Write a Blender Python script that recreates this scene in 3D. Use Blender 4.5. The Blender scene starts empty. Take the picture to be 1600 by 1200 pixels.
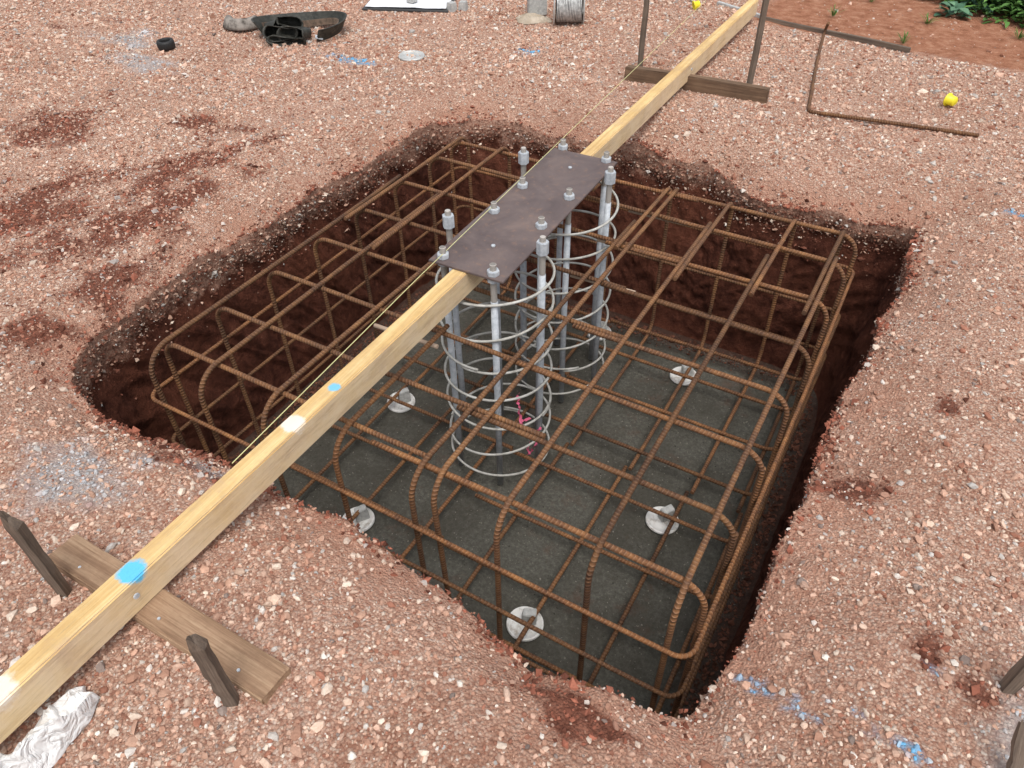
import bpy, math, random, bmesh
import numpy as np
from mathutils import Vector, Matrix
random.seed(7); rng=np.random.default_rng(11)
sc=bpy.context.scene
COL=sc.collection

# ---------------------------------------------------------------- helpers
def link(o): COL.objects.link(o); return o
def mesh_from(name, verts, faces, mat=None, smooth=False):
    me=bpy.data.meshes.new(name); me.from_pydata([tuple(v) for v in verts],[],faces); me.update()
    if smooth: me.polygons.foreach_set('use_smooth',[True]*len(me.polygons))
    if mat: me.materials.append(mat)
    return me
def obj(name, me, parent=None, loc=(0,0,0), rot=(0,0,0), label=None, category=None, group=None, kind=None):
    o=bpy.data.objects.new(name, me); link(o); o.location=loc; o.rotation_euler=rot
    if parent is not None: o.parent=parent
    if label: o["label"]=label
    if category: o["category"]=category
    if group: o["group"]=group
    if kind: o["kind"]=kind
    return o
def empty(name, loc=(0,0,0), rot=(0,0,0), **k):
    o=obj(name,None,None,loc,rot,**k); o.empty_display_size=.05; return o
def fast_mesh(name, V, F, mat, colors=None, smooth=False):
    me=bpy.data.meshes.new(name); nv=len(V); nf=len(F); k=F.shape[1]
    me.vertices.add(nv); me.vertices.foreach_set('co', V.astype(np.float32).ravel())
    me.loops.add(nf*k); me.loops.foreach_set('vertex_index', F.astype(np.int32).ravel())
    me.polygons.add(nf); me.polygons.foreach_set('loop_start', np.arange(0,nf*k,k,dtype=np.int32))
    me.polygons.foreach_set('use_smooth', np.full(nf,smooth,dtype=bool))
    if colors is not None:
        a=me.color_attributes.new('col','FLOAT_COLOR','POINT')
        a.data.foreach_set('color', colors.astype(np.float32).ravel())
    me.update(calc_edges=True)
    for m_ in (mat if isinstance(mat,(list,tuple)) else [mat]): me.materials.append(m_)
    return me
def vnoise(x,y,seed=0):
    xi=np.floor(x).astype(np.int64); yi=np.floor(y).astype(np.int64)
    fx=x-xi; fy=y-yi; fx=fx*fx*(3-2*fx); fy=fy*fy*(3-2*fy)
    def h(a,b):
        n=(a*374761393+b*668265263+seed*1442695041)&0xffffffff
        n=((n^(n>>13))*1274126177)&0xffffffff
        n=(n^(n>>16))&0xffffffff
        return n/4294967295.0
    return (h(xi,yi)*(1-fx)+h(xi+1,yi)*fx)*(1-fy)+(h(xi,yi+1)*(1-fx)+h(xi+1,yi+1)*fx)*fy
def fbm(x,y,seed=0,o=4):
    s=0;a=1;t=0
    for i in range(o):
        s=s+a*(vnoise(x*2**i,y*2**i,seed+i)*2-1); t+=a; a*=.5
    return s/t

# ---------------------------------------------------------------- node helpers
class M:
    def __init__(s,name,rough=.9,spec=.3):
        s.m=bpy.data.materials.new(name); s.m.use_nodes=True; s.t=s.m.node_tree
        s.b=s.t.nodes['Principled BSDF']; s.b.inputs['Roughness'].default_value=rough
        s.b.inputs['Specular IOR Level'].default_value=spec
        s.tc=s.t.nodes.new('ShaderNodeTexCoord')
    def n(s,ty,**k):
        nd=s.t.nodes.new(ty)
        for a,v in k.items(): setattr(nd,a,v)
        return nd
    def l(s,a,b): s.t.links.new(a,b)
    def val(s,x,inp):
        if isinstance(x,(int,float)): inp.default_value=x
        elif isinstance(x,tuple): inp.default_value=x if len(x)==len(inp.default_value) else (*x,1)
        else: s.l(x,inp)
    def math(s,op,a,b=0.0,c=None,clamp=False):
        nd=s.n('ShaderNodeMath',operation=op); nd.use_clamp=clamp
        s.val(a,nd.inputs[0]); s.val(b,nd.inputs[1])
        if c is not None: s.val(c,nd.inputs[2])
        return nd.outputs[0]
    def noise(s,scale,detail=4,rough=.6,vec=None,dist=0):
        nd=s.n('ShaderNodeTexNoise'); nd.inputs['Scale'].default_value=scale
        nd.inputs['Detail'].default_value=detail; nd.inputs['Roughness'].default_value=rough
        nd.inputs['Distortion'].default_value=dist
        s.l(vec or s.tc.outputs['Object'],nd.inputs['Vector'])
        return nd.outputs['Fac']
    def vor(s,scale,vec=None):
        nd=s.n('ShaderNodeTexVoronoi'); nd.inputs['Scale'].default_value=scale
        s.l(vec or s.tc.outputs['Object'],nd.inputs['Vector']); return nd.outputs
    def ramp(s,f,stops,interp='LINEAR'):
        nd=s.n('ShaderNodeValToRGB'); cr=nd.color_ramp; cr.interpolation=interp
        while len(cr.elements)<len(stops): cr.elements.new(.5)
        for e,(p,c) in zip(cr.elements,stops):
            e.position=p; e.color=(c,c,c,1) if isinstance(c,(int,float)) else (*c,1)
        s.l(f,nd.inputs[0]); return nd.outputs[0]
    def mix(s,f,a,b,mode='MIX'):
        nd=s.n('ShaderNodeMix',data_type='RGBA',blend_type=mode)
        s.val(f,nd.inputs[0])
        for x,i in ((a,6),(b,7)):
            if isinstance(x,tuple): nd.inputs[i].default_value=(*x,1)
            else: s.l(x,nd.inputs[i])
        return nd.outputs[2]
    def mapv(s,scale,src=None,loc=(0,0,0)):
        nd=s.n('ShaderNodeMapping'); nd.inputs['Scale'].default_value=scale; nd.inputs['Location'].default_value=loc
        s.l(src or s.tc.outputs['Object'],nd.inputs['Vector']); return nd.outputs[0]
    def bump(s,h,strength=.5,dist=.01,normal=None):
        nd=s.n('ShaderNodeBump'); nd.inputs['Strength'].default_value=strength; nd.inputs['Distance'].default_value=dist
        s.l(h,nd.inputs['Height'])
        if normal is not None: s.l(normal,nd.inputs['Normal'])
        return nd.outputs[0]
    def fin(s,color=None,normal=None,rough=None,metal=None):
        if color is not None: s.val(color,s.b.inputs['Base Color'])
        if normal is not None: s.l(normal,s.b.inputs['Normal'])
        if rough is not None: s.val(rough,s.b.inputs['Roughness'])
        if metal is not None: s.val(metal,s.b.inputs['Metallic'])
        return s.m

# ---------------------------------------------------------------- patch tables (x,y,rx,ry)
SOIL=[(-.84,1.0,.28,.54),(-1.10,.42,.36,.36),(-.72,1.40,.12,.22),(-1.24,1.45,.12,.09),(-1.08,1.39,.1,.09),(-.66,.45,.24,.28),(-.60,.75,.18,.32),
 (-3.15,2.44,.12,.07),(-3.4,2.15,.1,.06),(2.36,.6,.08,.07),(2.55,1.02,.05,.05),(1.93,-.43,.09,.08),(2.59,.12,.035,.045),(2.70,.07,.04,.04),
 (.58,-.30,.15,.045),(-.42,.2,.14,.30),(-.34,-.14,.20,.16),(2.0,-.40,.22,.035),(-1.9,1.0,.25,.3),(3.0,2.3,.1,.05)]
GREY=[(.36,-.50,.16,.11),(.68,-.29,.1,.03),(-2.72,2.2,.25,.14),(2.80,.02,.09,.22),(.48,-.36,.07,.05),(-2.2,1.9,.3,.1)]
BLUE=[(2.27,-.11,.04,.013),(2.315,-.13,.05,.014),(2.37,-.155,.04,.012),(2.48,-.11,.035,.015),(2.54,-.13,.045,.015),(2.60,-.14,.04,.015),(2.63,.08,.015,.02),(-1.08,2.58,.2,.04),(-.18,3.22,.06,.05),(2.62,2.43,.04,.02)]
def blobs(x,y,tab,amp=.55,seed=3,fr=9,soft=.8):
    n=fbm(x*fr,y*fr,seed,5); best=np.full(x.shape,9.0)
    for cx,cy,rx,ry in tab:
        d=np.sqrt(((x-cx)/rx)**2+((y-cy)/ry)**2); best=np.minimum(best,d)
    return np.clip((1.2-best+n*amp*2.0)/soft,0,1)
def soilmask(x,y): return blobs(x,y,SOIL,.6,3,8,.95)
def bluemask(x,y): return blobs(x,y,BLUE,.75,12,38,.9)

# ---------------------------------------------------------------- pit rim
RIM=[(.02,-.24),(.31,-.25),(.51,-.23),(.65,-.22),(.8,-.23),(.93,-.24),(1.13,-.23),(1.29,-.24),(1.47,-.26),(1.63,-.29),(1.73,-.31),(1.82,-.33),(1.94,-.32),(2.03,-.3),(2.13,-.28),(2.19,-.22),
(2.21,-.06),(2.22,.09),(2.22,.24),(2.23,.5),(2.23,.82),(2.26,1.15),(2.28,1.62),(2.30,2.14),(2.32,2.27),
(2.28,2.32),(2.06,2.29),(1.86,2.33),(1.65,2.28),(1.49,2.32),(1.3,2.44),(1.15,2.43),(.91,2.46),(.59,2.42),(.36,2.44),(.04,2.42),(-.08,2.37),(-.14,2.26),
(-.19,2.0),(-.22,1.71),(-.25,1.45),(-.25,1.16),(-.26,.85),(-.28,.57),(-.28,.3),(-.24,.04),(-.18,-.15),(-.10,-.22)]
CX,CY=1.0,1.0
ra=np.array([math.atan2(y-CY,x-CX) for x,y in RIM]); rr=np.array([math.hypot(x-CX,y-CY) for x,y in RIM])
o=np.argsort(ra); ra=ra[o]; rr=rr[o]
TH=np.linspace(-math.pi,math.pi,2001)
RR=np.interp(TH,ra,rr,period=2*math.pi)
ker=np.hanning(27); ker/=ker.sum()
RR=np.convolve(np.concatenate([RR[-14:-1],RR,RR[1:14]]),ker,'valid')
RR=RR+.034*fbm(np.cos(TH)*6+9,np.sin(TH)*6+9,5,5)+.016*fbm(np.cos(TH)*24+9,np.sin(TH)*24+9,25,4)
def rim_r(th): return np.interp(th,TH,RR)
def ground_z(x,y):
    th=np.arctan2(y-CY,x-CX); d=np.hypot(x-CX,y-CY)-rim_r(th)
    dd=np.maximum(d,0)
    near=np.clip(1-dd/6,0,1)
    z=(.018*fbm(x*1.3,y*1.3,31,3)+.014*fbm(x*5,y*5,41,5))*near
    far=np.clip(.35+.9*np.sin(th-math.radians(45)),0,1)
    side=.85+.7*fbm(x*2.6,y*2.6,77,3)
    rs_=np.clip((x-1.5)/.7,0,1)
    z=z-.030*side*np.exp(-(dd/.05)**1.5)-.070*side*np.exp(-(dd/(.13+.08*rs_))**2)+.022*fbm(x*15,y*15,51,5)*np.exp(-dd/.14)
    z=z+.035*np.exp(-((dd-.36)/.22)**2)*(.5+far)*(.6+.8*fbm(x*1.7,y*1.7,63,2))
    return z,d
NA=1100
th=np.linspace(-math.pi,math.pi,NA,endpoint=False)
rim=rim_r(th); cs,sn=np.cos(th),np.sin(th)
rows=[]; FZ=-1.0
pw=9.0; foot=1.19/((np.abs(cs)**pw+np.abs(sn)**pw)**(1/pw)); foot=np.minimum(foot,rim*.978)+.008*fbm(cs*6+9,sn*6+9,33,4)
for k in np.linspace(.04,1,36):
    r=foot*k; x=CX+r*cs; y=CY+r*sn
    rows.append((x,y,FZ+.005*fbm(x*5,y*5,61,4)+.014*np.clip((k-.95)/.05,0,1)**2))
nfloor=len(rows)
xb=CX+rim*cs; yb=CY+rim*sn; z0,_=ground_z(xb,yb)
ca,sa=np.cos(th)*9+20,np.sin(th)*9+20
TT=np.linspace(.0,1,54)[1:-1]
for t in TT:
    z=FZ+(z0-FZ)*t
    env=min(1,5*t*(1-t))
    r=foot+(rim-foot)*t**.8+env*(.040*fbm(ca+t*2,sa+t*5,71,4)+.020*fbm(ca*5+sa*3+t*9,sa*5+t*26,72,5))
    r=r+.020*math.exp(-((t-.84)/.08)**2)
    rows.append((CX+r*cs,CY+r*sn,z+.010*env*fbm(ca*5,sa*5+t*30,73,3)))
nwall=len(rows)
d=0.0; st=.010
while d<260:
    r=rim+d; x=CX+r*cs; y=CY+r*sn
    z,_=ground_z(x,y); rows.append((x,y,z)); d+=st; st*=1.032
V=np.concatenate([np.stack(r,1) for r in rows]+[np.array([[CX,CY,FZ]])])
R=len(rows); i=np.arange(NA); j=(i+1)%NA
F=np.concatenate([np.stack([k*NA+i,(k+1)*NA+i,(k+1)*NA+j,k*NA+j],1) for k in range(R-1)])
gx,gy,gz=V[:,0],V[:,1],V[:,2]
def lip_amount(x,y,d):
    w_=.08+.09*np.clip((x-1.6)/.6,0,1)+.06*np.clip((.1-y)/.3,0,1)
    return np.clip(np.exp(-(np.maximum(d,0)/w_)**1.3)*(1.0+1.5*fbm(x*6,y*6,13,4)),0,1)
_,gd=ground_z(gx,gy)
C=np.stack([soilmask(gx,gy),blobs(gx,gy,GREY,.6,8,8),bluemask(gx,gy),lip_amount(gx,gy,gd)],1)

# gravel surface
g=M('gravel_ground_material',.95,.12)
att=g.n('ShaderNodeAttribute',attribute_name='col'); sep=g.n('ShaderNodeSeparateColor'); g.l(att.outputs['Color'],sep.inputs[0])
sx=g.n('ShaderNodeSeparateXYZ'); g.l(g.tc.outputs['Object'],sx.inputs[0]); X,Y,Z=sx.outputs
vo=g.vor(135); sv=g.n('ShaderNodeSeparateColor'); g.l(vo['Color'],sv.inputs[0])
peb=g.ramp(sv.outputs[0],[(0,(.33,.165,.115)),(.25,(.50,.295,.21)),(.5,(.59,.38,.285)),(.75,(.66,.475,.37)),(1,(.76,.64,.54))])
n60=g.noise(60,5,.75)
sand=g.ramp(g.noise(240,2,.7),[(.3,(.38,.21,.145)),(.5,(.52,.31,.225)),(.7,(.64,.43,.33))])
pm=g.math('MULTIPLY',g.ramp(n60,[(.35,.35),(.6,.98)]),g.math('SUBTRACT',1,g.math('MULTIPLY',att.outputs['Alpha'],.6)))
gcol=g.mix(pm,sand,peb)
gcol=g.mix(g.ramp(vo['Distance'],[(.38,0.0),(.75,.5)]),gcol,(.25,.115,.078))
big=g.noise(1.9,6,.75)
gcol=g.mix(1.0,gcol,g.ramp(big,[(.3,(.76,.67,.61)),(.47,(.96,.93,.91)),(.58,(1.03,1.02,1.01)),(.7,(1.1,1.11,1.12))]),'MULTIPLY')
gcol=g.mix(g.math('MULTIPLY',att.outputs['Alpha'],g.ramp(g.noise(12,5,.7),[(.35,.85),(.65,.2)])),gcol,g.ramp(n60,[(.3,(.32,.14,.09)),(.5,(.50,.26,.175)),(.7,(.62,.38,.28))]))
soilc=g.ramp(g.noise(34,5,.75),[(.3,(.085,.026,.016)),(.5,(.165,.056,.035)),(.66,(.27,.105,.067)),(.82,(.46,.25,.175))])
greyc=g.ramp(n60,[(.3,(.29,.29,.30)),(.55,(.46,.455,.45)),(.75,(.63,.61,.59))])
col=g.mix(g.math('MULTIPLY',sep.outputs[1],.6),gcol,greyc)
sm_=g.math('MULTIPLY_ADD',g.math('SUBTRACT',g.noise(48,5,.85),.5),3.0,g.math('MULTIPLY_ADD',sep.outputs[0],1.9,-.55),clamp=True)
sm_=g.math('MULTIPLY',sm_,g.math('MULTIPLY',sep.outputs[0],4,clamp=True))
col=g.mix(g.math('MULTIPLY',sm_,.9),col,soilc)
col=g.mix(g.math('MULTIPLY',sep.outputs[2],g.ramp(n60,[(.40,.05),(.58,.85)])),col,(.15,.43,.68))
e=g.math('ADD',g.math('SUBTRACT',Y,4.44),g.math('MULTIPLY',g.math('SUBTRACT',g.noise(9,3),.5),.22))
e=g.math('ADD',e,g.math('MULTIPLY',g.math('SUBTRACT',X,.94),.12))
e=g.math('MULTIPLY',e,18,clamp=True)
earth=g.math('MULTIPLY',e,g.math('MULTIPLY',g.math('SUBTRACT',X,.80),8,clamp=True))
col=g.mix(earth,col,g.ramp(g.noise(14,5,.7),[(.3,(.24,.092,.048)),(.5,(.40,.18,.105)),(.7,(.52,.29,.185))]))
hgt=g.math('ADD',g.math('MULTIPLY',g.math('SUBTRACT',1,vo['Distance']),.9),g.math('MULTIPLY',n60,1.9))
GROUND=g.fin(col,g.bump(hgt,1.0,.008))
# pit wall clay
g=M('pit_wall_material',.92,.12)
sx=g.n('ShaderNodeSeparateXYZ'); g.l(g.tc.outputs['Object'],sx.inputs[0]); Z=sx.outputs[2]
nf=g.noise(18,7,.78)
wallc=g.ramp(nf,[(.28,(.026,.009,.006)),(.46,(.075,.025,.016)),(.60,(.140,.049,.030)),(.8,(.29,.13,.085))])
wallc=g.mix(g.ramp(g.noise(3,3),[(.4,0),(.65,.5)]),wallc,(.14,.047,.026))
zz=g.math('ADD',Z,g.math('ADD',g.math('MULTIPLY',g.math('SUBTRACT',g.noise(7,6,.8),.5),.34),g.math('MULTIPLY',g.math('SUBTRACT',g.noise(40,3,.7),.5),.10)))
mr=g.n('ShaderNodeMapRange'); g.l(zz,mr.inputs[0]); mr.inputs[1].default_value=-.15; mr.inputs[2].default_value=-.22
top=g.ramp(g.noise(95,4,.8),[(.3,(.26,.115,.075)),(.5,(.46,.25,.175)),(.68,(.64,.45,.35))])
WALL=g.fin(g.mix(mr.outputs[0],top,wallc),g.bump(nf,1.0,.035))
# lean concrete floor
g=M('pit_floor_material',.9,.2)
sx=g.n('ShaderNodeSeparateXYZ'); g.l(g.tc.outputs['Object'],sx.inputs[0])
nf=g.noise(55,7,.85)
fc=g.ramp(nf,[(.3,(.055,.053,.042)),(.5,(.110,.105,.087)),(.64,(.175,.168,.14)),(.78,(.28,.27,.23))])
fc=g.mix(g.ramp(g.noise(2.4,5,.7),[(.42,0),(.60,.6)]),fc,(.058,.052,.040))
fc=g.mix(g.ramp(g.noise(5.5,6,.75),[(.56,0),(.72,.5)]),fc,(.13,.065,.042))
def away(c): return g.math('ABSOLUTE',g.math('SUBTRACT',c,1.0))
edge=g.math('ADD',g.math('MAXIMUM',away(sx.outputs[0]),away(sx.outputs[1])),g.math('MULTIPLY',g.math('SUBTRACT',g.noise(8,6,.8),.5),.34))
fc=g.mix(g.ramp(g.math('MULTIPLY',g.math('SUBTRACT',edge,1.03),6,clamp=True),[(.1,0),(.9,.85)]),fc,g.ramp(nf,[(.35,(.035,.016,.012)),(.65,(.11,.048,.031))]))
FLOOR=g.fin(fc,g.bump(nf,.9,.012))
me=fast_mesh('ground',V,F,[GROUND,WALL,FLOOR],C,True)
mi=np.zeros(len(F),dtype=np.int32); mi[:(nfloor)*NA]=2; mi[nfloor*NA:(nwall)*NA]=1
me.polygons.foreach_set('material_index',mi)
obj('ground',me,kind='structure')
bm=bmesh.new(); bm.from_mesh(me); bm.verts.ensure_lookup_table()
cv=bm.verts[R*NA]
for a in range(NA):
    f_=bm.faces.new((cv,bm.verts[a],bm.verts[(a+1)%NA])); f_.smooth=True; f_.material_index=2
bm.normal_update(); bm.to_mesh(me); bm.free()

# ---------------------------------------------------------------- camera
p=math.radians(42.45); rs=.0174
h=Vector((-.509,.861,0)).normalized(); lr=Vector((h.y,-h.x,0)); up=Vector((0,0,1))
fw=h*math.cos(p)-up*math.sin(p); lu=h*math.sin(p)+up*math.cos(p)
c_,s_=math.cos(rs),math.sin(rs)
ri=lr*c_-lu*s_; uu=lu*c_+lr*s_
CAM=Vector((2.207,-1.099,1.65))
cam=bpy.data.cameras.new('camera'); co=bpy.data.objects.new('camera',cam); link(co)
cam.sensor_width=36; cam.lens=36*1165/1600; cam.clip_end=600; cam.clip_start=.02
mw=Matrix((ri,uu,-fw)).transposed().to_4x4(); mw.translation=CAM; co.matrix_world=mw
sc.camera=co
def project(x,y,z):
    dx,dy,dz=x-CAM.x,y-CAM.y,z-CAM.z
    D=dx*fw.x+dy*fw.y+dz*fw.z; D=np.where(D<.05,.05,D)
    return 800+1165*(dx*ri.x+dy*ri.y+dz*ri.z)/D, 600-1165*(dx*uu.x+dy*uu.y+dz*uu.z)/D, D

# ---------------------------------------------------------------- stones
gm=M('gravel_material',.92,.2)
a_=gm.n('ShaderNodeAttribute',attribute_name='col')
GRAVEL=gm.fin(gm.mix(1.0,a_.outputs['Color'],gm.ramp(gm.noise(180,2,.7),[(.3,(.80,.78,.76)),(.7,(1.06,1.06,1.06))]),'MULTIPLY'))
t=(1+5**.5)/2
ICO=np.array([(-1,t,0),(1,t,0),(-1,-t,0),(1,-t,0),(0,-1,t),(0,1,t),(0,-1,-t),(0,1,-t),(t,0,-1),(t,0,1),(-t,0,-1),(-t,0,1)])/math.hypot(1,t)
ICF=np.array([(0,11,5),(0,5,1),(0,1,7),(0,7,10),(0,10,11),(1,5,9),(5,11,4),(11,10,2),(10,7,6),(7,1,8),(3,9,4),(3,4,2),(3,2,6),(3,6,8),(3,8,9),(4,9,5),(2,4,11),(6,2,10),(8,6,7),(9,8,1)])
OCT=np.array([(1,0,0),(0,1,0),(-1,0,0),(0,-1,0),(0,0,1),(0,0,-1)],float)
OCF=np.array([(0,1,4),(1,2,4),(2,3,4),(3,0,4),(1,0,5),(2,1,5),(3,2,5),(0,3,5)])
def rand_rot(n):
    q=rng.normal(size=(n,4)); q/=np.linalg.norm(q,axis=1)[:,None]; w,x,y,z=q.T
    return np.stack([1-2*(y*y+z*z),2*(x*y-z*w),2*(x*z+y*w),2*(x*y+z*w),1-2*(x*x+z*z),2*(y*z-x*w),2*(x*z-y*w),2*(y*z+x*w),1-2*(x*x+y*y)],1).reshape(n,3,3)
def stones(x,y,z,s,colr,base,bf):
    n=len(x); k=len(base)
    P=base[None]*(1+rng.uniform(-.30,.30,(n,k,1)))
    sc3=np.stack([s*rng.uniform(.8,1.4,n),s*rng.uniform(.7,1.1,n),s*rng.uniform(.45,.9,n)],1)
    P=P*sc3[:,None,:]
    P=np.einsum('nij,nkj->nki',rand_rot(n),P)
    P[:,:,2]*=.8
    P=P+np.stack([x,y,z],1)[:,None,:]
    Fx=bf[None]+(np.arange(n)*k)[:,None,None]
    Cc=np.repeat(np.concatenate([colr,np.ones((n,1))],1)[:,None,:],k,1)
    return P.reshape(-1,3),Fx.reshape(-1,3),Cc.reshape(-1,4)
PAL=np.array([(.56,.345,.25),(.62,.41,.31),(.47,.265,.185),(.66,.48,.37),(.73,.60,.49),(.69,.63,.57),(.36,.165,.11),(.50,.47,.44),(.78,.71,.63),(.28,.22,.19)])
PW=np.array([.20,.19,.16,.15,.10,.05,.10,.035,.018,.022]); PW/=PW.sum()
def scatter(n,dens,size,zoff=.22):
    x=rng.uniform(-6.5,4.2,n); y=rng.uniform(-1.9,7.5,n)
    px,py,D=project(x,y,0*x)
    ok=(px>-260)&(px<1860)&(py>-150)&(py<1480)
    x,y,D=x[ok],y[ok],D[ok]
    z,dd=ground_z(x,y)
    ms=soilmask(x,y); lp=lip_amount(x,y,dd)
    clump=.74+.8*fbm(x*3.2,y*3.2,91,5)
    pr=dens(D)*(1-.42*lp)*(1-.50*ms)*np.clip(clump,.2,1)
    be=(y>4.44-.12*(x-.94))&(x>.83); pr=np.where(be,pr*.03,pr)
    ok=(rng.uniform(0,1,len(x))<pr)&(dd>-.006)
    x,y,z,D,dd=x[ok],y[ok],z[ok],D[ok],dd[ok]
    s=size(D,len(x))
    col=PAL[rng.choice(len(PAL),len(x),p=PW)]*rng.uniform(.74,1.12,(len(x),1))
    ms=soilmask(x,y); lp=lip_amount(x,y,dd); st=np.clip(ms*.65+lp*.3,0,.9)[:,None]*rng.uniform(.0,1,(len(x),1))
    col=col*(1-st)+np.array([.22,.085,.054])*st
    mg=blobs(x,y,GREY,.6,8,8)[:,None]*(rng.uniform(0,1,(len(x),1))<.6); gr=np.array([.50,.50,.51])*rng.uniform(.6,1.25,(len(x),1)); col=col*(1-mg)+gr*mg
    mb=bluemask(x,y)[:,None]*(rng.uniform(0,1,(len(x),1))<.65)*.9; col=col*(1-mb)+np.array([.13,.42,.68])*mb
    return x,y,z+s*zoff,s,np.clip(col,0,.82),D
x,y,z,s,c,D=scatter(1150000,lambda D:np.clip(1.0-(D-2.2)*.14,.42,1),lambda D,n:np.clip(rng.lognormal(math.log(.0036),.50,n),.0019,.0145)*(1+np.clip(D-2.6,0,4)*.15))
nearm=(D<2.7)&(s>.0038)
A=stones(x[nearm],y[nearm],z[nearm],s[nearm],c[nearm],ICO,ICF)
B=stones(x[~nearm],y[~nearm],z[~nearm],s[~nearm]*1.15,c[~nearm],OCT,OCF)
# stones stuck in the crumbling top of the pit walls
nw=16000
ti=np.clip((len(TT)-1-np.abs(rng.normal(0,4.5,nw))).astype(int),0,len(TT)-1); ai=rng.integers(0,NA,nw)
WP=np.array([np.stack(rows[nfloor+q],1) for q in range(len(TT))])[ti,ai]+rng.normal(0,.003,(nw,3))
s=np.clip(rng.lognormal(math.log(.0042),.5,nw),.002,.016)
cw=np.where(rng.uniform(0,1,(nw,1))<.55,PAL[rng.choice(len(PAL),nw,p=PW)],np.array([(.22,.085,.055)]))*rng.uniform(.6,1.05,(nw,1))
Cw=stones(WP[:,0],WP[:,1],WP[:,2],s,cw,OCT,OCF)
parts=[A,B,Cw]; offs=np.cumsum([0]+[len(q[0]) for q in parts[:-1]])
obj('gravel',fast_mesh('gravel',np.concatenate([q[0] for q in parts]),np.concatenate([q[1]+o_ for q,o_ in zip(parts,offs)]),GRAVEL,np.concatenate([q[2] for q in parts])),kind='stuff',label='loose crushed pink and cream gravel covering the ground')
n=60000; a=rng.uniform(-math.pi,math.pi,n); dd=np.abs(rng.normal(0,.03,n))-.012; r=rim_r(a)+dd
x1=CX+r*np.cos(a); y1=CY+r*np.sin(a); keep=rng.uniform(0,1,n)<(.04+.16*(fbm(x1*6,y1*6,19,3)>.12)); x1,y1=x1[keep],y1[keep]
x2=rng.uniform(-2.4,3,300000); y2=rng.uniform(-.8,2.8,300000); m2=(rng.uniform(0,1,300000)<.42*soilmask(x2,y2)); x2,y2=x2[m2],y2[m2]
x=np.concatenate([x1,x2]); y=np.concatenate([y1,y2]); z,dd=ground_z(x,y); ok=dd>-.02; x,y,z=x[ok],y[ok],z[ok]
s=np.clip(rng.lognormal(math.log(.0038),.55,len(x)),.0018,.017)
c=np.array([(.18,.066,.042)])*rng.uniform(.5,2.2,(len(x),1))
A=stones(x,y,z+s*.15,s,c,OCT,OCF)
n=6000; a=rng.uniform(-math.pi,math.pi,n); r=np.interp(a,th,foot)-.01-np.abs(rng.normal(0,.05,n)); s=np.clip(rng.lognormal(math.log(.005),.5,n),.002,.02)
B=stones(CX+r*np.cos(a),CY+r*np.sin(a),FZ+.006+0*a,s,np.array([(.13,.055,.035)])*rng.uniform(.5,1.8,(n,1)),OCT,OCF)
obj('soil_crumbs',fast_mesh('soil_crumbs',np.concatenate([A[0],B[0]]),np.concatenate([A[1],B[1]+len(A[0])]),GRAVEL,np.concatenate([A[2],B[2]])),kind='stuff',label='crumbs of dark red soil around the pit edge')
n=9000; x=rng.uniform(-.15,2.15,n); y=rng.uniform(-.15,2.15,n); s=rng.uniform(.001,.0045,n)
A=stones(x,y,FZ+.003+0*x,s,np.array([(.14,.13,.11)])*rng.uniform(.3,2.0,(n,1)),OCT,OCF)
obj('floor_grit',fast_mesh('floor_grit',*A[:2],GRAVEL,A[2]),kind='stuff',label='loose grey grit on the concrete floor')

# ---------------------------------------------------------------- materials
m=M('rusty_ribbed_steel',.8,.35)
s3=m.n('ShaderNodeSeparateXYZ'); m.l(m.tc.outputs['UV'],s3.inputs[0])
oi=m.n('ShaderNodeObjectInfo')
off=m.n('ShaderNodeVectorMath',operation='ADD'); m.l(m.tc.outputs['Object'],off.inputs[0]); m.l(oi.outputs['Random'],off.inputs[1])
ph=m.math('ADD',m.math('MULTIPLY',s3.outputs[0],2*math.pi/.0132),m.math('MULTIPLY',m.math('PINGPONG',s3.outputs[1],.5),7.0))
rib=m.math('POWER',m.math('MULTIPLY_ADD',m.math('SINE',ph),.5,.5),2.5)
base=m.ramp(m.noise(8,6,.75,vec=off.outputs[0]),[(.3,(.075,.036,.022)),(.44,(.155,.072,.035)),(.56,(.27,.125,.050)),(.72,(.45,.23,.085))])
base=m.mix(m.ramp(m.noise(70,3,.7,vec=off.outputs[0]),[(.45,0),(.7,.5)]),base,(.42,.20,.070))
rc=m.mix(m.math('MULTIPLY',rib,.48),m.mix(.38,base,(.035,.018,.013)),m.mix(.35,base,(.52,.36,.25)))
rc=m.mix(1.0,rc,m.ramp(oi.outputs['Random'],[(0,(.68,.66,.66)),(.5,(1,.98,.97)),(1,(1.28,1.16,1.04))]),'MULTIPLY')
REBAR=m.fin(rc,m.bump(rib,1.0,.0026),.76,.1)
REBAR_END=M('dusty_bar_steel',.85).fin((.50,.37,.27))
mm=M('galvanised_steel',.6,.4)
GALV=mm.fin(mm.ramp(mm.noise(45,5,.7),[(.3,(.33,.36,.39)),(.5,(.46,.49,.52)),(.72,(.60,.62,.63))]),None,.62,.1)
mm=M('galvanised_wire',.6,.4)
WIRE=mm.fin(mm.ramp(mm.noise(20,4,.7),[(.3,(.27,.26,.23)),(.5,(.44,.43,.39)),(.75,(.60,.59,.55))]),None,.6,.1)
mm=M('thread_steel',.6,.4); s3=mm.n('ShaderNodeSeparateXYZ'); mm.l(mm.tc.outputs['Object'],s3.inputs[0])
th_=mm.math('MULTIPLY_ADD',mm.math('SINE',mm.math('MULTIPLY',s3.outputs[2],2*math.pi/.0045)),.5,.5)
THREAD=mm.fin(mm.mix(th_,(.22,.20,.18),(.58,.54,.49)),mm.bump(th_,.7,.002),.6,.2)
mm=M('plate_steel',.45,.5)
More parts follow.
